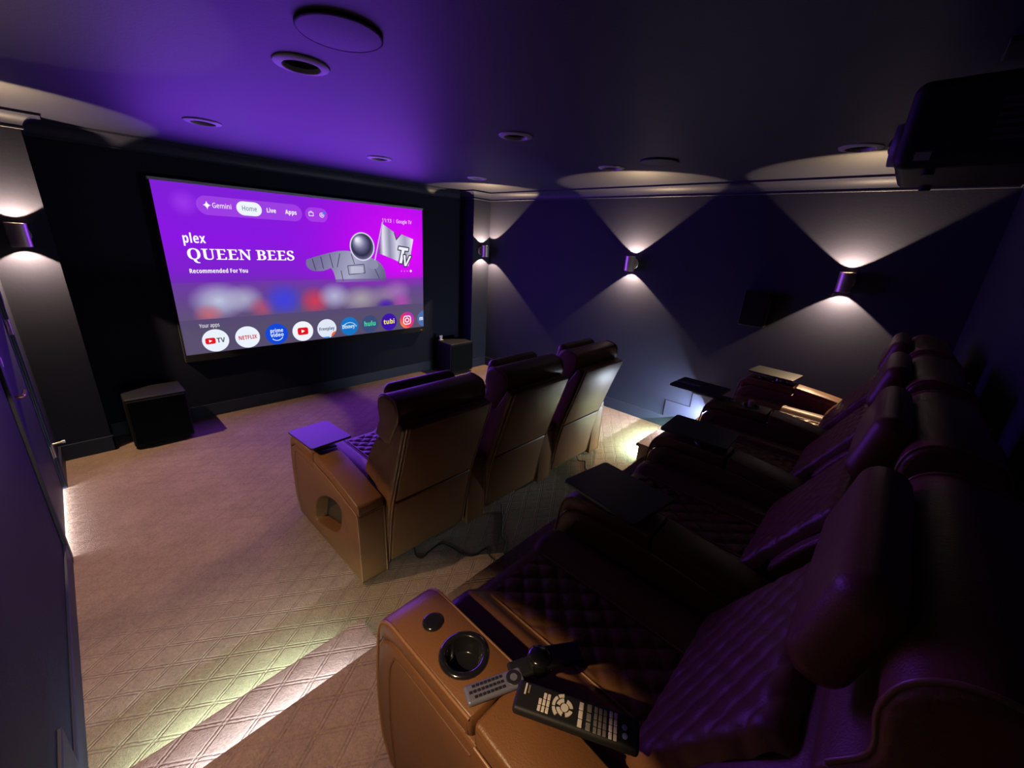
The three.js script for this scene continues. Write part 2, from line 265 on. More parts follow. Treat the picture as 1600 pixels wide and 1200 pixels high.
  g.fillStyle = q; g.beginPath(); g.moveTo(1262, 122); g.lineTo(1352, 172); g.lineTo(1368, 222); g.lineTo(1408, 182); g.lineTo(1516, 214); g.lineTo(1468, 414); g.lineTo(1330, 360); g.lineTo(1218, 322); g.closePath(); g.fill();
  g.save(); g.translate(1345, 395); g.rotate(0.12); g.transform(1, 0, -0.15, 1, 0, 0); g.strokeStyle = '#2c2942'; g.lineWidth = 16; g.lineJoin = 'round'; g.font = 'bold 165px sans-serif'; g.strokeText('T', 5, -10); g.fillStyle = '#f2f1fb'; g.fillText('T', 5, -10); g.font = 'bold 112px sans-serif'; g.strokeText('V', 62, 6); g.fillText('V', 62, 6); g.restore();
  g.strokeStyle = '#3a3652'; g.lineWidth = 7; g.beginPath(); g.moveTo(1352, 172); g.lineTo(1368, 222); g.lineTo(1408, 182); g.stroke();
  [1404, 1430, 1456].forEach((x) => { g.fillStyle = 'rgba(240,200,255,0.7)'; g.beginPath(); g.arc(x, 450, 5, 0, 7); g.fill(); }); g.fillStyle = '#fff'; g.beginPath(); g.arc(1487, 450, 9, 0, 7); g.fill();
  // soft out-of-focus row of tiles
  g.save(); g.beginPath(); g.rect(0, 500, 1600, 205); g.clip(); q = g.createLinearGradient(0, 500, 0, 705); q.addColorStop(0, 'rgba(110,62,160,0.6)'); q.addColorStop(1, 'rgba(96,80,120,0.9)'); g.fillStyle = q; g.fillRect(0, 500, 1600, 205);
  for (const [x, y, r, rgb, a, s] of [[200, 605, 150, '190,196,222', 1, 0.75], [330, 600, 110, '178,178,205', 0.9, 0.8], [140, 680, 80, '196,104,118', 0.9, 0.8], [415, 660, 80, '190,80,110', 0.8, 0.9], [545, 620, 130, '62,64,225', 1, 0.9], [735, 640, 110, '205,60,88', 1, 0.95], [870, 612, 120, '190,192,222', 0.9, 0.8], [1060, 640, 170, '176,168,170', 0.9, 0.6], [1240, 620, 130, '150,130,160', 0.8, 0.6], [1360, 600, 130, '176,120,190', 0.8, 0.7], [1400, 690, 100, '205,72,190', 0.7, 0.8], [1260, 700, 80, '70,20,180', 0.9, 0.7]]) blob(x, y, r, rgb, a, s);
  g.restore();
  put('Your apps', 85, 752, 30, 97, '#eee', 'sans-serif', '');
  const disc = (x, f) => { g.fillStyle = f; g.beginPath(); g.arc(x, 832, 66, 0, 7); g.fill(); };
  const play = (x, y, s) => { rr(x - 29 * s, y - 21 * s, 58 * s, 42 * s, 11 * s, '#e0131e'); g.fillStyle = '#fff'; g.beginPath(); g.moveTo(x - 8 * s, y - 10 * s); g.lineTo(x + 11 * s, y); g.lineTo(x - 8 * s, y + 10 * s); g.fill(); };
  disc(150, '#e9f1fc'); play(124, 832, 0.85); put('TV', 154, 846, 40, 42, '#3a3d48');
  disc(314, '#ebf2fc'); put('NETFLIX', 264, 845, 34, 100, '#c4161f');
  disc(478, '#1048d8'); put('prime', 440, 822, 34, 78, '#e9f4ff'); put('video', 440, 850, 34, 78, '#e9f4ff'); g.strokeStyle = '#dff0ff'; g.lineWidth = 5; g.beginPath(); g.arc(478, 838, 36, 0.5, 2.5); g.stroke();
  disc(638, '#f0f4fc'); play(638, 832, 1.15);
  disc(798, '#dfe7f5'); g.save(); g.beginPath(); g.arc(798, 832, 66, 0, 7); g.clip(); g.fillStyle = '#f0603a'; g.beginPath(); g.arc(858, 890, 34, 0, 7); g.fill(); g.fillStyle = '#3a8cf0'; g.fillRect(760, 888, 50, 20); g.restore(); put('Freeplay', 744, 843, 30, 106, '#36405c');
  disc(961, '#1273c4'); put('Disney+', 905, 846, 36, 112, '#eaf6ff', 'serif'); g.strokeStyle = '#dff2ff'; g.lineWidth = 4; g.beginPath(); g.arc(961, 868, 62, 3.7, 5.5); g.stroke();
  disc(1120, '#3a4a78'); put('hulu', 1072, 846, 50, 96, '#3fe8a0');
  disc(1280, '#3a0aa8'); put('tubi', 1232, 846, 50, 98, '#ffee55');
  q = g.createLinearGradient(1380, 890, 1500, 770); q.addColorStop(0, '#fdb043'); q.addColorStop(0.4, '#ee2a5c'); q.addColorStop(1, '#a02fd0'); disc(1442, q); g.strokeStyle = '#fff'; g.lineWidth = 8; g.beginPath(); g.roundRect(1410, 800, 64, 64, 18); g.stroke(); g.beginPath(); g.arc(1442, 832, 16, 0, 7); g.stroke();
  g.save(); g.beginPath(); g.rect(0, 700, 1600, 200); g.clip(); disc(1605, '#4a6aa8'); put('m', 1556, 846, 46, 40); g.restore();
  const tex = new THREE.CanvasTexture(c); tex.colorSpace = THREE.SRGBColorSpace;
  const s = thing('projection_screen', 'wide wall-mounted projection screen showing a purple streaming menu', 'screen', [0, cy, 0]);
  part('screen_surface', new THREE.PlaneGeometry(W, H).translate(0, 0, 0.004), new THREE.MeshStandardMaterial({ color: 0x000000, emissive: 0xffffff, emissiveMap: tex, emissiveIntensity: 1.37, roughness: 1 }), s);
  part('backing', box(-W / 2, W / 2, -H / 2, H / 2, -0.03, 0.003), M.velvet, s);
  part('frame_bar', rbox(-W / 2 - 0.012, W / 2 + 0.012, H / 2, H / 2 + 0.024, -0.05, 0.012, 0.003, 1), M.casing, s);
  part('frame_bar', rbox(-W / 2 - 0.012, W / 2 + 0.012, -H / 2 - 0.07, -H / 2, -0.05, 0.012, 0.003, 1), M.velvet, s);
  for (const k of [-1, 1]) part('frame_bar', rbox(k > 0 ? W / 2 : -W / 2 - 0.012, k > 0 ? W / 2 + 0.012 : -W / 2, -H / 2, H / 2, -0.05, 0.012, 0.003, 1), M.velvet, s);
  part('badge', rbox(1.27, 1.30, -H / 2 - 0.046, -H / 2 - 0.038, 0.011, 0.015, 0.002, 1), M.lensGrey, s);
  area('screen_glow', W, H, SCREEN_COLOR, SCREEN_POWER, [0, cy, 0.02], [0, cy, 3]);
}

// ---------------------------------------------------------------- wall sconces: up-down cylinders
function sconce(label, x, z, turn, up = 1, down = 1, spread = 51) {
  const y = 1.703, s = thing('wall_sconce', label, 'wall lamp', [x, y, z], turn, 'cylinder sconces');   // local +z points into the room
  part('back_plate', lathe([[0, 0], [0.056, 0], [0.058, 0.004], [0.054, 0.012], [0, 0.014]], 40).rotateX(Math.PI / 2), M.nickel, s);
  part('stem', new THREE.CylinderGeometry(0.012, 0.012, 0.03, 16).rotateX(Math.PI / 2).translate(0, 0, 0.024), M.nickel, s);
  part('cylinder', lathe([[0.046, -0.02], [0.0465, -0.074], [0.050, -0.075], [0.051, -0.073], [0.051, 0.073], [0.050, 0.075], [0.0465, 0.074], [0.046, 0.02]], 40).translate(0, 0, 0.087), M.nickel, s);
  part('baffle', new THREE.CylinderGeometry(0.0455, 0.0455, 0.02, 32).translate(0, 0, 0.087), M.canBlack, s);
  for (const k of [1, -1]) {
    part('led_disc', new THREE.CylinderGeometry(0.03, 0.03, 0.006, 24).translate(0, k * 0.016, 0.087), glow(SCONCE_COLOR, 6), s);
    const l = new THREE.SpotLight(lin(...SCONCE_COLOR), SCONCE_POWER * (k > 0 ? up : down), 0, R(spread), 0.05, 2); l.name = 'sconce_beam'; l.castShadow = true; l.shadow.radius = 0.45;
    l.position.set(0, k * 0.040, 0.087); l.target.position.set(0, k * 2, 0.087); s.add(l); s.add(l.target); l.target.name = 'beam_target';
  }
  return s;
}
sconce('nickel up-down sconce on the narrow pier beside the speaker wall', (xSR + xR) / 2, zS, 0);
sconce('nickel up-down sconce on the narrow pier beside the door wall', (xSL + xL) / 2, zS, 0);
sconce('nickel up-down sconce on the speaker wall above the front recliners', xR, 2.52, -Math.PI / 2);
sconce('nickel up-down sconce on the speaker wall next to the black speaker', xR, 4.375, -Math.PI / 2);
sconce('nickel up-down sconce on the door wall between door and steps', xL, 2.52, Math.PI / 2, 0.28, 0.7);
sconce('nickel up-down sconce on the door wall beside the rear recliners', xL, 4.375, Math.PI / 2, 0.2, 0.5, 50.2);

// ---------------------------------------------------------------- step lights under the nosings
for (const [x, w, y, z, power, lean, color, what] of [
  [-1.83, 0.64, STEP_H, STEP_Z, 1.3, 0.3, STEP_COLOR, 'step nosing beside the door wall'], [-1.83, 0.64, RISE_H, RISE_Z, 1.4, 0.3, RISER_COLOR, 'platform nosing beside the door wall'],
  [1.78, 0.64, STEP_H, STEP_Z, 4, 0.4, STEP_COLOR, 'step nosing beside the speaker wall'], [2.05, 0.42, RISE_H, RISE_Z, 11, 3, RISER_COLOR, 'platform nosing beside the speaker wall']]) {
  const s = thing('step_light', 'slim LED bar under the ' + what, 'step light', [x, y - 0.034, z + 0.024]);
  part('housing', box(-w / 2 - 0.01, w / 2 + 0.01, -0.012, 0, -0.012, 0.002), M.darkGrey, s);
  part('diffuser', box(-w / 2, w / 2, -0.0135, -0.0125, -0.012, 0.0), glow(color, 4), s);
  area('step_glow', w, 0.012, color, STEP_POWER * power, [x, y - 0.052, z + 0.014], [x, y - 1.052, z + 0.014 - lean]);
}

// ---------------------------------------------------------------- ceiling fittings
DL.forEach(([x, z], i) => {
  const where = ['near the screen on the door side', 'beside the round speaker on the door side', 'near the middle of the screen', 'in the middle of the room', 'near the screen on the speaker-wall side', 'beside the round speaker on the speaker-wall side', 'above the rear recliners'][i];
  const d = thing('downlight', 'unlit round recessed downlight ' + where, 'downlight', [x, yT, z], 0, 'recessed downlights');
  part('trim_ring', lathe([[0.066, 0.004], [0.068, -0.010], [0.074, -0.013], [0.100, -0.007], [0.104, -0.001], [0.100, 0]], 40), M.ring, d);
  part('can', lathe([[0.066, 0.004], [0.062, 0.05], [0.056, 0.10], [0, 0.105]], 32), M.canBlack, d);
  part('lamp_lens', lathe([[0, 0.060], [0.03, 0.062], [0.046, 0.07], [0.048, 0.085]], 28).translate(0.006, 0, 0.01), M.lensGrey, d);
});
for (const [x, z, w] of [[-1.19, 3.18, 'door side'], [1.148, 3.2, 'speaker-wall side']]) {
  const s = thing('ceiling_speaker', 'flat round ceiling speaker on the ' + w + ' of the room', 'speaker', [x, yT, z], 0, 'round ceiling speakers');
  part('rim', lathe([[0.128, 0], [0.134, -0.003], [0.134, -0.010], [0.128, -0.012]], 48), M.ceiling, s);
  part('grille', lathe([[0, -0.011], [0.128, -0.011], [0.128, -0.002], [0, -0.002]], 48), M.ceiling, s);
}

// projector hung from the ceiling
{
  const s = thing('projector', 'black projector hung from the ceiling above the rear recliners', 'projector', [0.03, 2.11, 4.83]);
  part('body', rbox(-0.23, 0.23, 0.012, 0.235, -0.235, 0.22, 0.03, 4), M.blackPlastic, s);
  const l = part('lens_ring', lathe([[0.03, 0.02], [0.062, 0.03], [0.066, 0], [0.05, 0]], 32).rotateX(-Math.PI / 2).translate(0.02, 0.12, -0.235), M.darkGrey, s);
  part('lens', new THREE.SphereGeometry(0.045, 24, 12, 0, Math.PI * 2, 0, 0.9).rotateX(-Math.PI / 2).translate(0.02, 0.12, -0.232), M.blackGloss, l);
  part('label_plate', box(-0.2312, -0.2302, 0.03, 0.052, -0.19, -0.155), M.lensGrey, s);
  for (const z of [-0.15, 0.15]) for (const x of [-0.17, 0.17]) part('foot', new THREE.CylinderGeometry(0.014, 0.016, 0.016, 16).translate(x, 0.006, z), M.blackPlastic, s);
  for (let k = 0; k < 6; k++) part('vent_slat', box(-0.2325, -0.2305, 0.07 + k * 0.018, 0.078 + k * 0.018, -0.05, 0.16), M.darkGrey, s);
  part('mount_pole', new THREE.CylinderGeometry(0.022, 0.022, yT - 2.11 - 0.235, 20).translate(0, 0.235 + (yT - 2.345) / 2, 0), M.blackPlastic, s);
  part('mount_plate', rbox(-0.08, 0.08, yT - 2.11 - 0.012, yT - 2.11, -0.08, 0.08, 0.004, 1), M.blackPlastic, s);
}

// surround speaker on the right wall
{
  const s = thing('surround_speaker', 'black box speaker hung on the speaker wall beside a sconce', 'speaker', [xR, 1.41, 3.8]);
  part('cabinet', rbox(-0.10, -0.004, -0.155, 0.155, -0.105, 0.105, 0.008), M.blackPlastic, s);
  part('grille', rbox(-0.112, -0.1, -0.148, 0.148, -0.098, 0.098, 0.005), M.grille, s);
  part('bracket', box(-0.006, 0, -0.06, 0.06, -0.03, 0.03), M.darkGrey, s);
}

// subwoofers in the recess
for (const [x, z, w, where] of [[-1.638, 0.205, 0.41, 'on the floor by the door-side pier'], [1.728, 0.205, 0.41, 'on the floor by the speaker-wall pier']]) {
  const s = thing('subwoofer', 'black cube subwoofer ' + where, 'speaker', [x, 0, z], 0, 'black subwoofers');
  part('cabinet', rbox(-w / 2, w / 2, 0.02, 0.45, -0.17, 0.16, 0.014), M.subBody, s);
  part('grille', rbox(-w / 2 + 0.012, w / 2 - 0.012, 0.04, 0.43, 0.158, 0.178, 0.008), M.grille, s);
  for (const a of [-1, 1]) for (const b of [-1, 1]) part('foot', new THREE.CylinderGeometry(0.02, 0.017, 0.02, 16).translate(a * (w / 2 - 0.05), 0.01, b * 0.12), M.blackPlastic, s);
}
{
  const s = thing('charging_stand', 'tiny white two-pronged stand on top of a subwoofer', 'stand', [1.575, 0.45, 0.075]);
  part('base', rbox(-0.03, 0.03, 0, 0.012, -0.022, 0.022, 0.005, 2), M.white, s);
  for (const k of [-1, 1]) part('prong', new THREE.CapsuleGeometry(0.009, 0.045, 4, 10).rotateZ(-k * 0.12).translate(k * 0.013, 0.04, 0), M.white, s);
}
// control panel on the back wall
{
  const s = thing('wall_panel', 'pale grey control panel on the back wall near the corner', 'panel', [2.19, 0.98, zB]);
  part('plate', rbox(-0.06, 0.06, -0.13, 0.13, -0.03, 0, 0.008), M.lensGrey, s);
  part('display', rbox(-0.045, 0.045, 0.0, 0.10, -0.033, -0.029, 0.002, 1), M.blackGloss, s);
}

// ---------------------------------------------------------------- recliners
const ARM = 0.15, AH = 0.6;
function quilt(w, d, nx, nz, height) {               // cushion top: grid over w x d with thickness profile height(x, z), closed by a skirt
  const pos = [], idx = [], at = (i, j) => j * (nx + 1) + i;
  for (let j = 0; j <= nz; j++) for (let i = 0; i <= nx; i++) { const x = (i / nx - 0.5) * w, z = j / nz * d; pos.push(x, height(x, z), z); }
  for (let j = 0; j < nz; j++) for (let i = 0; i < nx; i++) idx.push(at(i, j), at(i, j + 1), at(i + 1, j + 1), at(i, j), at(i + 1, j + 1), at(i + 1, j));
  const g = new THREE.BufferGeometry(); g.setAttribute('position', new THREE.Float32BufferAttribute(pos, 3)); g.setIndex(idx); g.computeVertexNormals();
  const n = g.attributes.normal.clone(), m = metric(g); return m;
}
const puff = (x, z, s, a) => { const u = Math.abs(Math.sin(Math.PI * (x / s + z / s))), v = Math.abs(Math.sin(Math.PI * (x / s - z / s))); return a * Math.pow(u * v, 0.38); };
const edgeRoll = (t, r) => t >= r ? 0 : r - Math.sqrt(Math.max(0, r * r - (r - t) * (r - t)));
const chairCache = {};
function chairParts(w) {
  if (chairCache[w]) return chairCache[w];
  const h = w / 2, P = chairCache[w] = {};
  P.base = rbox(-h + 0.012, h - 0.012, 0.03, 0.36, 0.06, 0.8, 0.012);
  P.footrest = rbox(-h + 0.006, h - 0.006, 0.06, 0.425, -0.005, 0.075, 0.03, 4);
  P.plinth = box(-h + 0.03, h - 0.03, 0, 0.04, 0.1, 0.78);
  P.seat = quilt(w - 0.012, 0.74, 84, 104, (x, z) => {
    const ax = Math.abs(x), side = h - 0.006 - ax, q = ax < h - 0.19 && z > 0.06;
    const bol = 0.034 * Math.exp(-Math.pow((ax - (h - 0.105)) / 0.06, 4));
    return 0.452 + bol + (q ? puff(x, z, 0.085, 0.013) : 0.006) - edgeRoll(side, 0.035) - edgeRoll(z, 0.05) - 0.02 * Math.max(0, z - 0.35);
  });
  P.seatSeam = merge([-1, 1].map((k) => tube([0.07, 0.2, 0.35, 0.5, 0.72].map((z) => [k * (h - 0.185), 0.4615 - 0.02 * Math.max(0, z - 0.35), z]), 0.0035, 30)));
  P.seatSide = rbox(-h + 0.007, h - 0.007, 0.3, 0.44, 0.01, 0.74, 0.02, 2);
  // shell of the back, side profile in (z, y)
  P.shell = sweepX(rounded([[0.86, 0.05], [0.93, 0.48], [1.085, 0.975], [1.04, 1.0], [0.95, 0.86], [0.83, 0.86], [0.715, 0.69], [0.66, 0.575], [0.80, 0.53], [0.79, 0.3], [0.75, 0.05]], [0.02, 0.06, 0.015, 0.01, 0.02, 0.03, 0.1, 0.03, 0.03, 0.05, 0.02]), -h + 0.004, h - 0.004, 0.014, 3);
  P.headrest = sweepX(smooth([[0.832, 0.868], [0.834, 0.905], [0.862, 0.962], [0.852, 1.03], [0.868, 1.085], [0.912, 1.112], [0.97, 1.108], [1.017, 1.092], [1.034, 1.05], [1.032, 1.0], [0.99, 0.92], [0.945, 0.842]], 60), -h + 0.002, h - 0.002, 0.014, 3);
  P.pillow = metric(new RoundedBoxGeometry(w * 0.76, 0.2, 0.085, 5, 0.04).rotateX(0.2).translate(0, 1.025, 0.81));
  // quilted front of the back cushion, laid along the lean
  const lean = Math.atan2(0.20, 0.36);
  P.backFront = quilt(w - 0.10, 0.42, 60, 56, (x, z) => 0.03 + puff(x, z, 0.085, 0.007) - edgeRoll(h - 0.05 - Math.abs(x), 0.035) - edgeRoll(z, 0.04) - edgeRoll(0.42 - z, 0.04)).rotateX(-(Math.PI / 2 - lean)).translate(0, 0.475, 0.60);
  // rear panel in two fields with a crease between
  const panel = (pts, r) => sweepX(rounded(pts, r), -h + 0.03, h - 0.03, 0.008, 3);
  P.panelTop = panel([[0.94, 0.505], [0.952, 0.497], [1.107, 0.985], [1.06, 0.99]], [0.004, 0.012, 0.012, 0.004]);
  P.panelLow = panel([[0.845, 0.06], [0.876, 0.055], [0.905, 0.25], [0.95, 0.488], [0.915, 0.49]], [0.004, 0.012, 0.06, 0.012, 0.004]);
  P.backPiping = merge([-1, 1].map((k) => tube([[k * (h - 0.018), 0.06, 0.872], [k * (h - 0.018), 0.28, 0.902], [k * (h - 0.018), 0.48, 0.94], [k * (h - 0.018), 0.75, 1.024], [k * (h - 0.018), 0.985, 1.1]], 0.0045, 30)));
  P.headPiping = merge([-1, 1].map((k) => tube([[0.834, 0.905], [0.862, 0.962], [0.852, 1.03], [0.868, 1.085], [0.912, 1.112], [0.97, 1.108], [1.017, 1.092], [1.034, 1.05], [1.032, 1.0]].map(([z, y]) => [k * (h - 0.012), y + (y > 1.05 ? 0.0005 : 0), z]), 0.004, 40)));
  return P;
}
const topLine = [[0.0, 0.54], [0.012, 0.575], [0.045, 0.597], [0.10, 0.602], [0.36, 0.602], [0.60, 0.572], [0.89, 0.512]];
const armParts = (() => {
  const A = {}, front = [[0.02, 0.02], [-0.022, 0.12], [-0.032, 0.30], [-0.012, 0.50]];
  const body = (hole) => {
    const s = rounded([[0.89, 0.02], [0.89, 0.462], [0.60, 0.522], [0.36, 0.552], [0.06, 0.552], [-0.004, 0.50], [-0.03, 0.30], [-0.02, 0.12], [0.02, 0.02]], [0.008, 0.012, 0.1, 0.1, 0.03, 0.04, 0.1, 0.06, 0.02]);
    if (hole) s.holes.push(new THREE.Path(smooth([[0.29, 0.103], [0.305, 0.194], [0.355, 0.289], [0.486, 0.38], [0.617, 0.413], [0.684, 0.391], [0.678, 0.32], [0.639, 0.234], [0.548, 0.165], [0.394, 0.121]], 40).getPoints(1)));
    return s;
  };
  A.solid = sweepX(body(false), -ARM / 2, ARM / 2, 0.008, 3);
  A.open = sweepX(body(true), -ARM / 2, ARM / 2, 0.008, 3);
  A.pocket = box(-ARM / 2 + 0.075, -ARM / 2 + 0.083, 0.09, 0.42, 0.27, 0.71);
  const slab = (pts, r) => sweepX(rounded(pts, r), -ARM / 2, ARM / 2, 0.014, 4);
  A.padFront = slab([[-0.012, 0.50], [0.0, 0.575], [0.05, 0.612], [0.355, 0.612], [0.355, 0.552], [0.06, 0.552]], [0.01, 0.04, 0.05, 0.012, 0.006, 0.04]);
  A.padRear = slab([[0.362, 0.552], [0.362, 0.612], [0.60, 0.584], [0.893, 0.52], [0.893, 0.462], [0.60, 0.522]], [0.006, 0.012, 0.12, 0.02, 0.012, 0.12]);
  A.piping = merge([-1, 1].flatMap((k) => [
    tube([[k * ARM / 2, 0.462, 0.885], [k * ARM / 2, 0.25, 0.888], [k * ARM / 2, 0.025, 0.888]], 0.004, 16),
    tube([[k * (ARM / 2 + 0.001), 0.465, 0.885], [k * (ARM / 2 + 0.001), 0.523, 0.60], [k * (ARM / 2 + 0.001), 0.551, 0.37]], 0.0035, 24),
  ]).concat([tube([[-ARM / 2, 0.465, 0.892], [ARM / 2, 0.465, 0.892]], 0.0035, 6)]));
  A.frontPiping = merge([-1, 1].map((k) => tube([[0.022, 0.02], [-0.02, 0.12], [-0.03, 0.30], [-0.012, 0.49], [0.006, 0.565], [0.05, 0.603], [0.12, 0.606], [0.35, 0.606]].map(([z, y]) => [k * (ARM / 2 - 0.003), y, z]), 0.004, 50)));
  A.insetSeam = merge([-1, 1].map((k) => tube([[0.05, 0.03], [0.035, 0.2], [0.042, 0.40], [0.065, 0.49], [0.11, 0.515], [0.36, 0.512]].map(([z, y]) => [k * (ARM / 2 + 0.0002), y, z]), 0.0028, 40)));
  A.cupRing = lathe([[0, -0.040], [0.033, -0.040], [0.037, -0.036], [0.041, 0.002], [0.044, 0.005], [0.049, 0.007], [0.055, 0.005], [0.058, 0], [0.056, -0.002]], 48);
  { // round well for the cup in the front pad
    const pad = new Brush(A.padFront), cut = new Brush(new THREE.CylinderGeometry(0.046, 0.046, 0.09, 36).translate(0.004, 0.60, 0.243)); pad.updateMatrixWorld(); cut.updateMatrixWorld();
    const ev = new Evaluator(); ev.attributes = ['position', 'normal', 'uv']; ev.useGroups = false; A.padFront = ev.evaluate(pad, cut, SUBTRACTION).geometry;
  }
  A.button = lathe([[0.0255, 0], [0.025, 0.006], [0.02, 0.0095], [0.012, 0.0085], [0, 0.008]], 36);
  return A;
})();
const trayShape = (() => { const g = new THREE.ExtrudeGeometry(rounded([[-0.122, -0.155], [0.122, -0.155], [0.122, 0.155], [-0.122, 0.155]], 0.016), { depth: 0.008, bevelEnabled: true, bevelSize: 0.002, bevelThickness: 0.002, bevelSegments: 2 }); g.rotateX(Math.PI / 2); g.translate(0, 0.012, 0); return metric(g); })();
function armAt(chair, x, { hole = false, tray } = {}) {
  const a = part('armrest', hole ? armParts.open : armParts.solid, M.leather, chair); a.position.x = x;
  part('arm_pad', armParts.padFront, M.leather, a); part('arm_pad', armParts.padRear, M.leather, a);
  part('piping', armParts.piping, M.piping, a); part('piping', armParts.frontPiping, M.piping, a); part('stitched_seam', armParts.insetSeam, M.seam, a);
  if (hole) part('storage_pocket', armParts.pocket, M.lining, a);
  const cup = part('cup_holder', armParts.cupRing, M.blackGloss, a); cup.position.set(0.004, 0.612, 0.243); cup.userData.label = 'round glossy black cup holder';
  const b = part('control_button', armParts.button, M.blackGloss, a); b.position.set(0.002, 0.611, 0.128); b.userData.label = 'glossy black seat control button';
  if (tray) {
    const t = part('tray', trayShape, M.tray, chair); t.position.set(x + (tray.dx || 0.015), tray.y || 0.652, tray.z || 0.245); t.rotation.y = R(tray.turn || 0); t.userData.label = 'black swivel tray table';
    part('tray_rim', tube([[-0.118, 0.004, -0.151], [0.118, 0.004, -0.151], [0.118, 0.004, 0.151], [-0.118, 0.004, 0.151]], 0.0045, 60, true, 6, 0.02), M.trayEdge, t);
    part('tray_post', new THREE.CylinderGeometry(0.016, 0.02, 0.045, 20).translate(-(tray.dx || 0.015), -0.022, 0.243 - (tray.z || 0.245)), M.nickel, t);
  }
  return a;
}
function recliner(label, group, w, x, y, z, arms) {
  const c = thing('recliner', label, 'recliner', [x, y, z], 0, group), P = chairParts(w - 0.012);
  part('seat_base', merge([P.base.clone(), P.plinth.clone()]), M.leather, c);
  part('footrest', P.footrest, M.leather, c);
  const s = part('seat_cushion', P.seat, M.leather, c); part('cushion_side', P.seatSide, M.leather, s); part('piping', P.seatSeam, M.piping, s);
  const b = part('backrest', P.shell, M.leather, c);
  part('back_cushion', P.backFront, M.leather, b); part('back_panel', P.panelTop, M.leather, b); part('back_panel', P.panelLow, M.leather, b); part('piping', P.backPiping, M.piping, b);
  const hd = part('headrest', P.headrest, M.leather, c); part('piping', P.headPiping, M.piping, hd); part('head_pillow', P.pillow, M.leather, hd);
  for (const a of arms) armAt(c, a.side * (w + ARM) / 2, a);
  return c;
}
const F1 = 2.10, F2 = 3.975;
const g1 = 'front row of leather recliners', g2 = 'rear row of leather recliners';
{ const w = 0.60, p = 0.75, x0 = -1.097 + p / 2;
  recliner('brown leather recliner at the door-side end of the front row', g1, w, x0, 0, F1, [{ side: -1, hole: true, tray: { turn: 3.5, dx: 0.019 } }]);
  recliner('brown leather recliner in the middle of the front row', g1, w, x0 + p, 0, F1, [{ side: -1 }]);
  recliner('brown leather recliner at the speaker-wall end of the front row', g1, w, x0 + 2 * p, 0, F1, [{ side: -1 }, { side: 1 }]);
}
const P2 = 0.785, W2 = P2 - ARM, X2 = -1.513 + P2 / 2;
{
  recliner('brown leather recliner with remotes on its arm on the platform', g2, W2, X2, RISE_H, F2, [{ side: -1, hole: true }]);
  recliner('second brown leather recliner along the platform from the door wall', g2, W2, X2 + P2, RISE_H, F2, [{ side: -1, tray: { turn: -8, z: 0.18, dx: 0.008 } }]);
  recliner('third brown leather recliner along the platform from the door wall', g2, W2, X2 + 2 * P2, RISE_H, F2, [{ side: -1, tray: { turn: 2.7, z: 0.195, dx: 0.013 } }]);
  recliner('brown leather recliner at the speaker-wall end of the platform', g2, W2, X2 + 3 * P2, RISE_H, F2, [{ side: -1, tray: { turn: -2, z: -0.065, dx: -0.04 } }, { side: 1, tray: { turn: -6, z: 0.2, dx: 0.03 } }]);
}

// ---------------------------------------------------------------- things on the near arm of the rear row
const armTop = RISE_H + 0.613;
{ // small silver remote
  const s = thing('remote_control', 'slim silver remote with small dark keys on the leather arm', 'remote', [-1.512, armTop, 4.321], 0); s.rotation.y = Math.atan2(-0.048, 0.105);
  part('case', metric(new RoundedBoxGeometry(0.128, 0.014, 0.040, 4, 0.0065).translate(0, 0.007, 0)), M.silver, s);
  part('ring_pad', lathe([[0, 0.0146], [0.0075, 0.0146], [0.0085, 0.0155], [0.0155, 0.0155], [0.0165, 0.0142]], 32).translate(0.042, 0, 0), M.keyDark, s);
  part('centre_key', new THREE.CylinderGeometry(0.0078, 0.0078, 0.002, 24).translate(0.042, 0.0150, 0), M.silver, s);
  const key = new RoundedBoxGeometry(0.0068, 0.002, 0.0058, 2, 0.0009);
  for (let i = 0; i < 9; i++) for (let j = 0; j < 3; j++) if (!(i > 6 && j !== 1) || i < 8) part('key', key.clone().translate(0.016 - i * 0.0086, 0.0148, (j - 1) * 0.0108), M.keyDark, s);
}
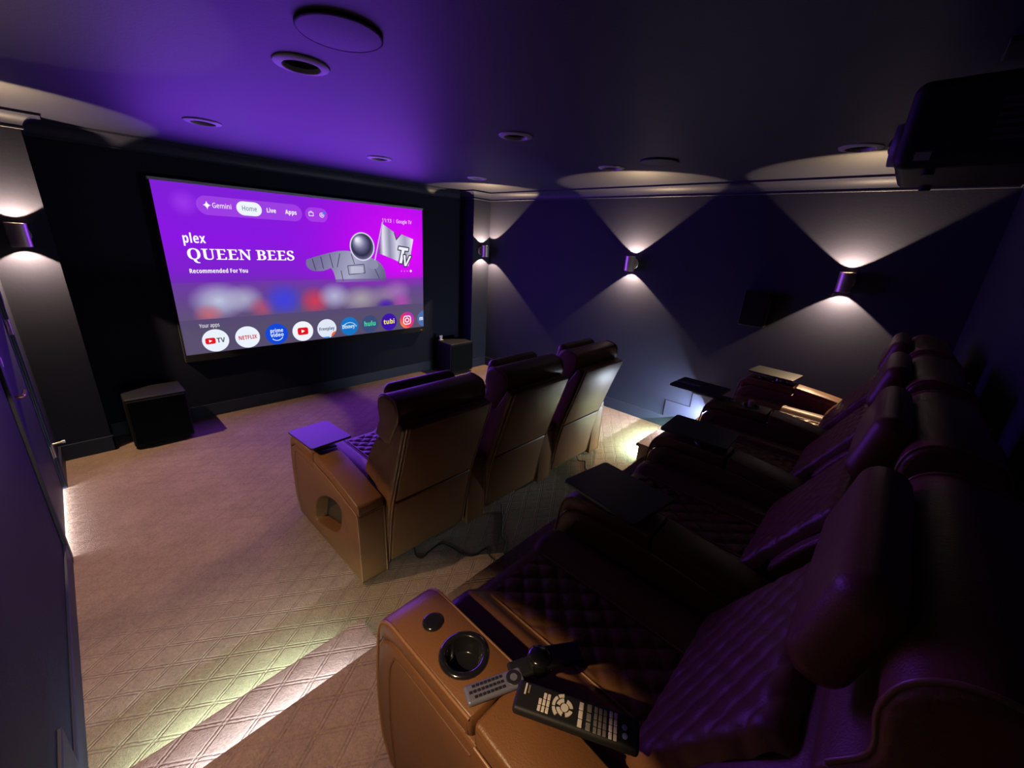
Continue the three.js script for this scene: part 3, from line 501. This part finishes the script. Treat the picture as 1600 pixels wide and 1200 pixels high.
{ // large black remote
  const s = thing('remote_control', 'large black remote with rows of pale keys on the leather arm', 'remote', [-1.440, armTop, 4.474], 0); s.rotation.y = -Math.atan2(0.222, 0.113);
  const L = 0.245, Wd = 0.062;
  part('case', metric(new RoundedBoxGeometry(L, 0.022, Wd, 4, 0.008).translate(0, 0.011, 0)), M.blackPlastic, s);
  const k = (x, z, w, d, m = M.keyPale) => part('key', new RoundedBoxGeometry(w, 0.003, d, 2, 0.001).translate(x, 0.0228, z), m, s);
  // local x runs along the remote, away from the silver one; local z runs across it
  k(-0.104, -0.012, 0.004, 0.022); k(-0.097, -0.013, 0.004, 0.016, M.keyOutline);
  for (const [x, n] of [[-0.072, 2], [-0.064, 3], [-0.056, 3]]) for (let j = 0; j < n; j++) k(x + 0.001, 0.016 - j * 0.013, 0.0062, 0.011);
  const cx = -0.022, arcKey = (r0, r1, a0, a1) => { const q = new THREE.Shape(); q.absarc(0, 0, r1, a0, a1, false); q.absarc(0, 0, r0, a1, a0, true); q.closePath(); return new THREE.ExtrudeGeometry(q, { depth: 0.0025, bevelEnabled: false, curveSegments: 10 }).rotateX(-Math.PI / 2).translate(cx, 0.0218, 0); };
  part('centre_key', new THREE.CylinderGeometry(0.0075, 0.0075, 0.003, 24).translate(cx, 0.0228, 0), M.keyPale, s);
  for (let q = 0; q < 4; q++) part('key', arcKey(0.0098, 0.0165, q * Math.PI / 2 + 0.22, (q + 1) * Math.PI / 2 - 0.22), M.keyPale, s);
  for (const [a, b] of [[1.75, 2.25], [2.4, 3.2], [3.35, 4.0]]) part('key', arcKey(0.0192, 0.0252, a, b), M.keyPale, s);
  for (let j = 0; j < 3; j++) k(0.010, 0.018 - j * 0.016, 0.0085, 0.014);
  for (let j = 0; j < 3; j++) k(0.026, 0.019 - j * 0.017, 0.009, 0.014, M.keyOutline);
  for (let i = 0; i < 3; i++) for (let j = 0; j < 4; j++) k(0.039 + i * 0.009, 0.021 - j * 0.0125, 0.0066, 0.0105, M.keyOutline);
  for (let i = 0; i < 2; i++) for (let j = 0; j < 4; j++) k(0.068 + i * 0.009, 0.021 - j * 0.0128, 0.0065, 0.011);
  for (let j = 0; j < 2; j++) part('round_key', new THREE.CylinderGeometry(0.005, 0.005, 0.003, 20).translate(0.094 + j * 0.001, 0.0228, -0.002 + j * 0.015), M.keyBlue, s);
}
{ // swivel bracket for a tray, without its tray
  const s = thing('tray_bracket', 'black swivel tray bracket between leather arm and seat', 'bracket', [-1.405, armTop, 4.352]);
  part('hub', lathe([[0, 0.036], [0.02, 0.034], [0.028, 0.026], [0.03, 0], [0, 0]], 32), M.blackGloss, s);
  part('paddle', metric(new RoundedBoxGeometry(0.105, 0.014, 0.052, 4, 0.006).translate(0.045, 0.018, 0).rotateY(-0.62)), M.blackPlastic, s);
  part('clamp', metric(new RoundedBoxGeometry(0.07, 0.012, 0.040, 3, 0.005).translate(-0.035, 0.006, 0).rotateY(-0.45)), M.blackPlastic, s);
}
{
  const s = thing('remote_control', 'slim grey remote lying on the pushed-forward black tray', 'remote', [0.765, RISE_H + 0.666, 3.842]); s.rotation.y = -Math.PI / 2;
  part('case', metric(new RoundedBoxGeometry(0.15, 0.012, 0.036, 4, 0.0058).translate(0, 0.006, 0)), M.silver, s);
  part('ring_pad', lathe([[0.006, 0.0125], [0.012, 0.0132], [0.013, 0.012]], 24).translate(-0.05, 0, 0), M.keyDark, s);
}

// power cords behind the front row
single('power_cord', tube([[-0.79, 0.02, 2.91], [-0.827, 0.006, 2.986], [-0.815, 0.005, 3.03], [-0.745, 0.005, 3.018], [-0.66, 0.005, 3.01], [-0.628, 0.005, 3.08], [-0.612, 0.005, 3.186], [-0.562, 0.005, 3.232], [-0.472, 0.005, 3.24], [-0.50, 0.005, 3.304], [-0.50, 0.005, 3.5], [-0.48, 0.02, 3.62]], 0.0045, 120), M.blackPlastic, 'black power cord wavering across the carpet behind the end recliner', 'cord');
single('power_cord', tube([[-0.10, 0.03, 3.0], [-0.125, 0.006, 3.03], [-0.205, 0.005, 3.119], [-0.316, 0.005, 3.222], [-0.349, 0.005, 3.29], [-0.42, 0.005, 3.349], [-0.44, 0.005, 3.5], [-0.42, 0.02, 3.62]], 0.0045, 80), M.blackPlastic, 'black power cord hanging behind the middle front recliner', 'cord');
single('power_cord', tube([[0.954, 0.04, 2.93], [0.919, 0.005, 2.985], [0.943, 0.005, 3.04], [0.83, 0.005, 3.13], [0.78, 0.005, 3.3], [0.8, 0.02, 3.62]], 0.004, 70), M.blackPlastic, 'black power cord behind the recliner next to the speaker wall', 'cord');

renderer.render(scene, camera);
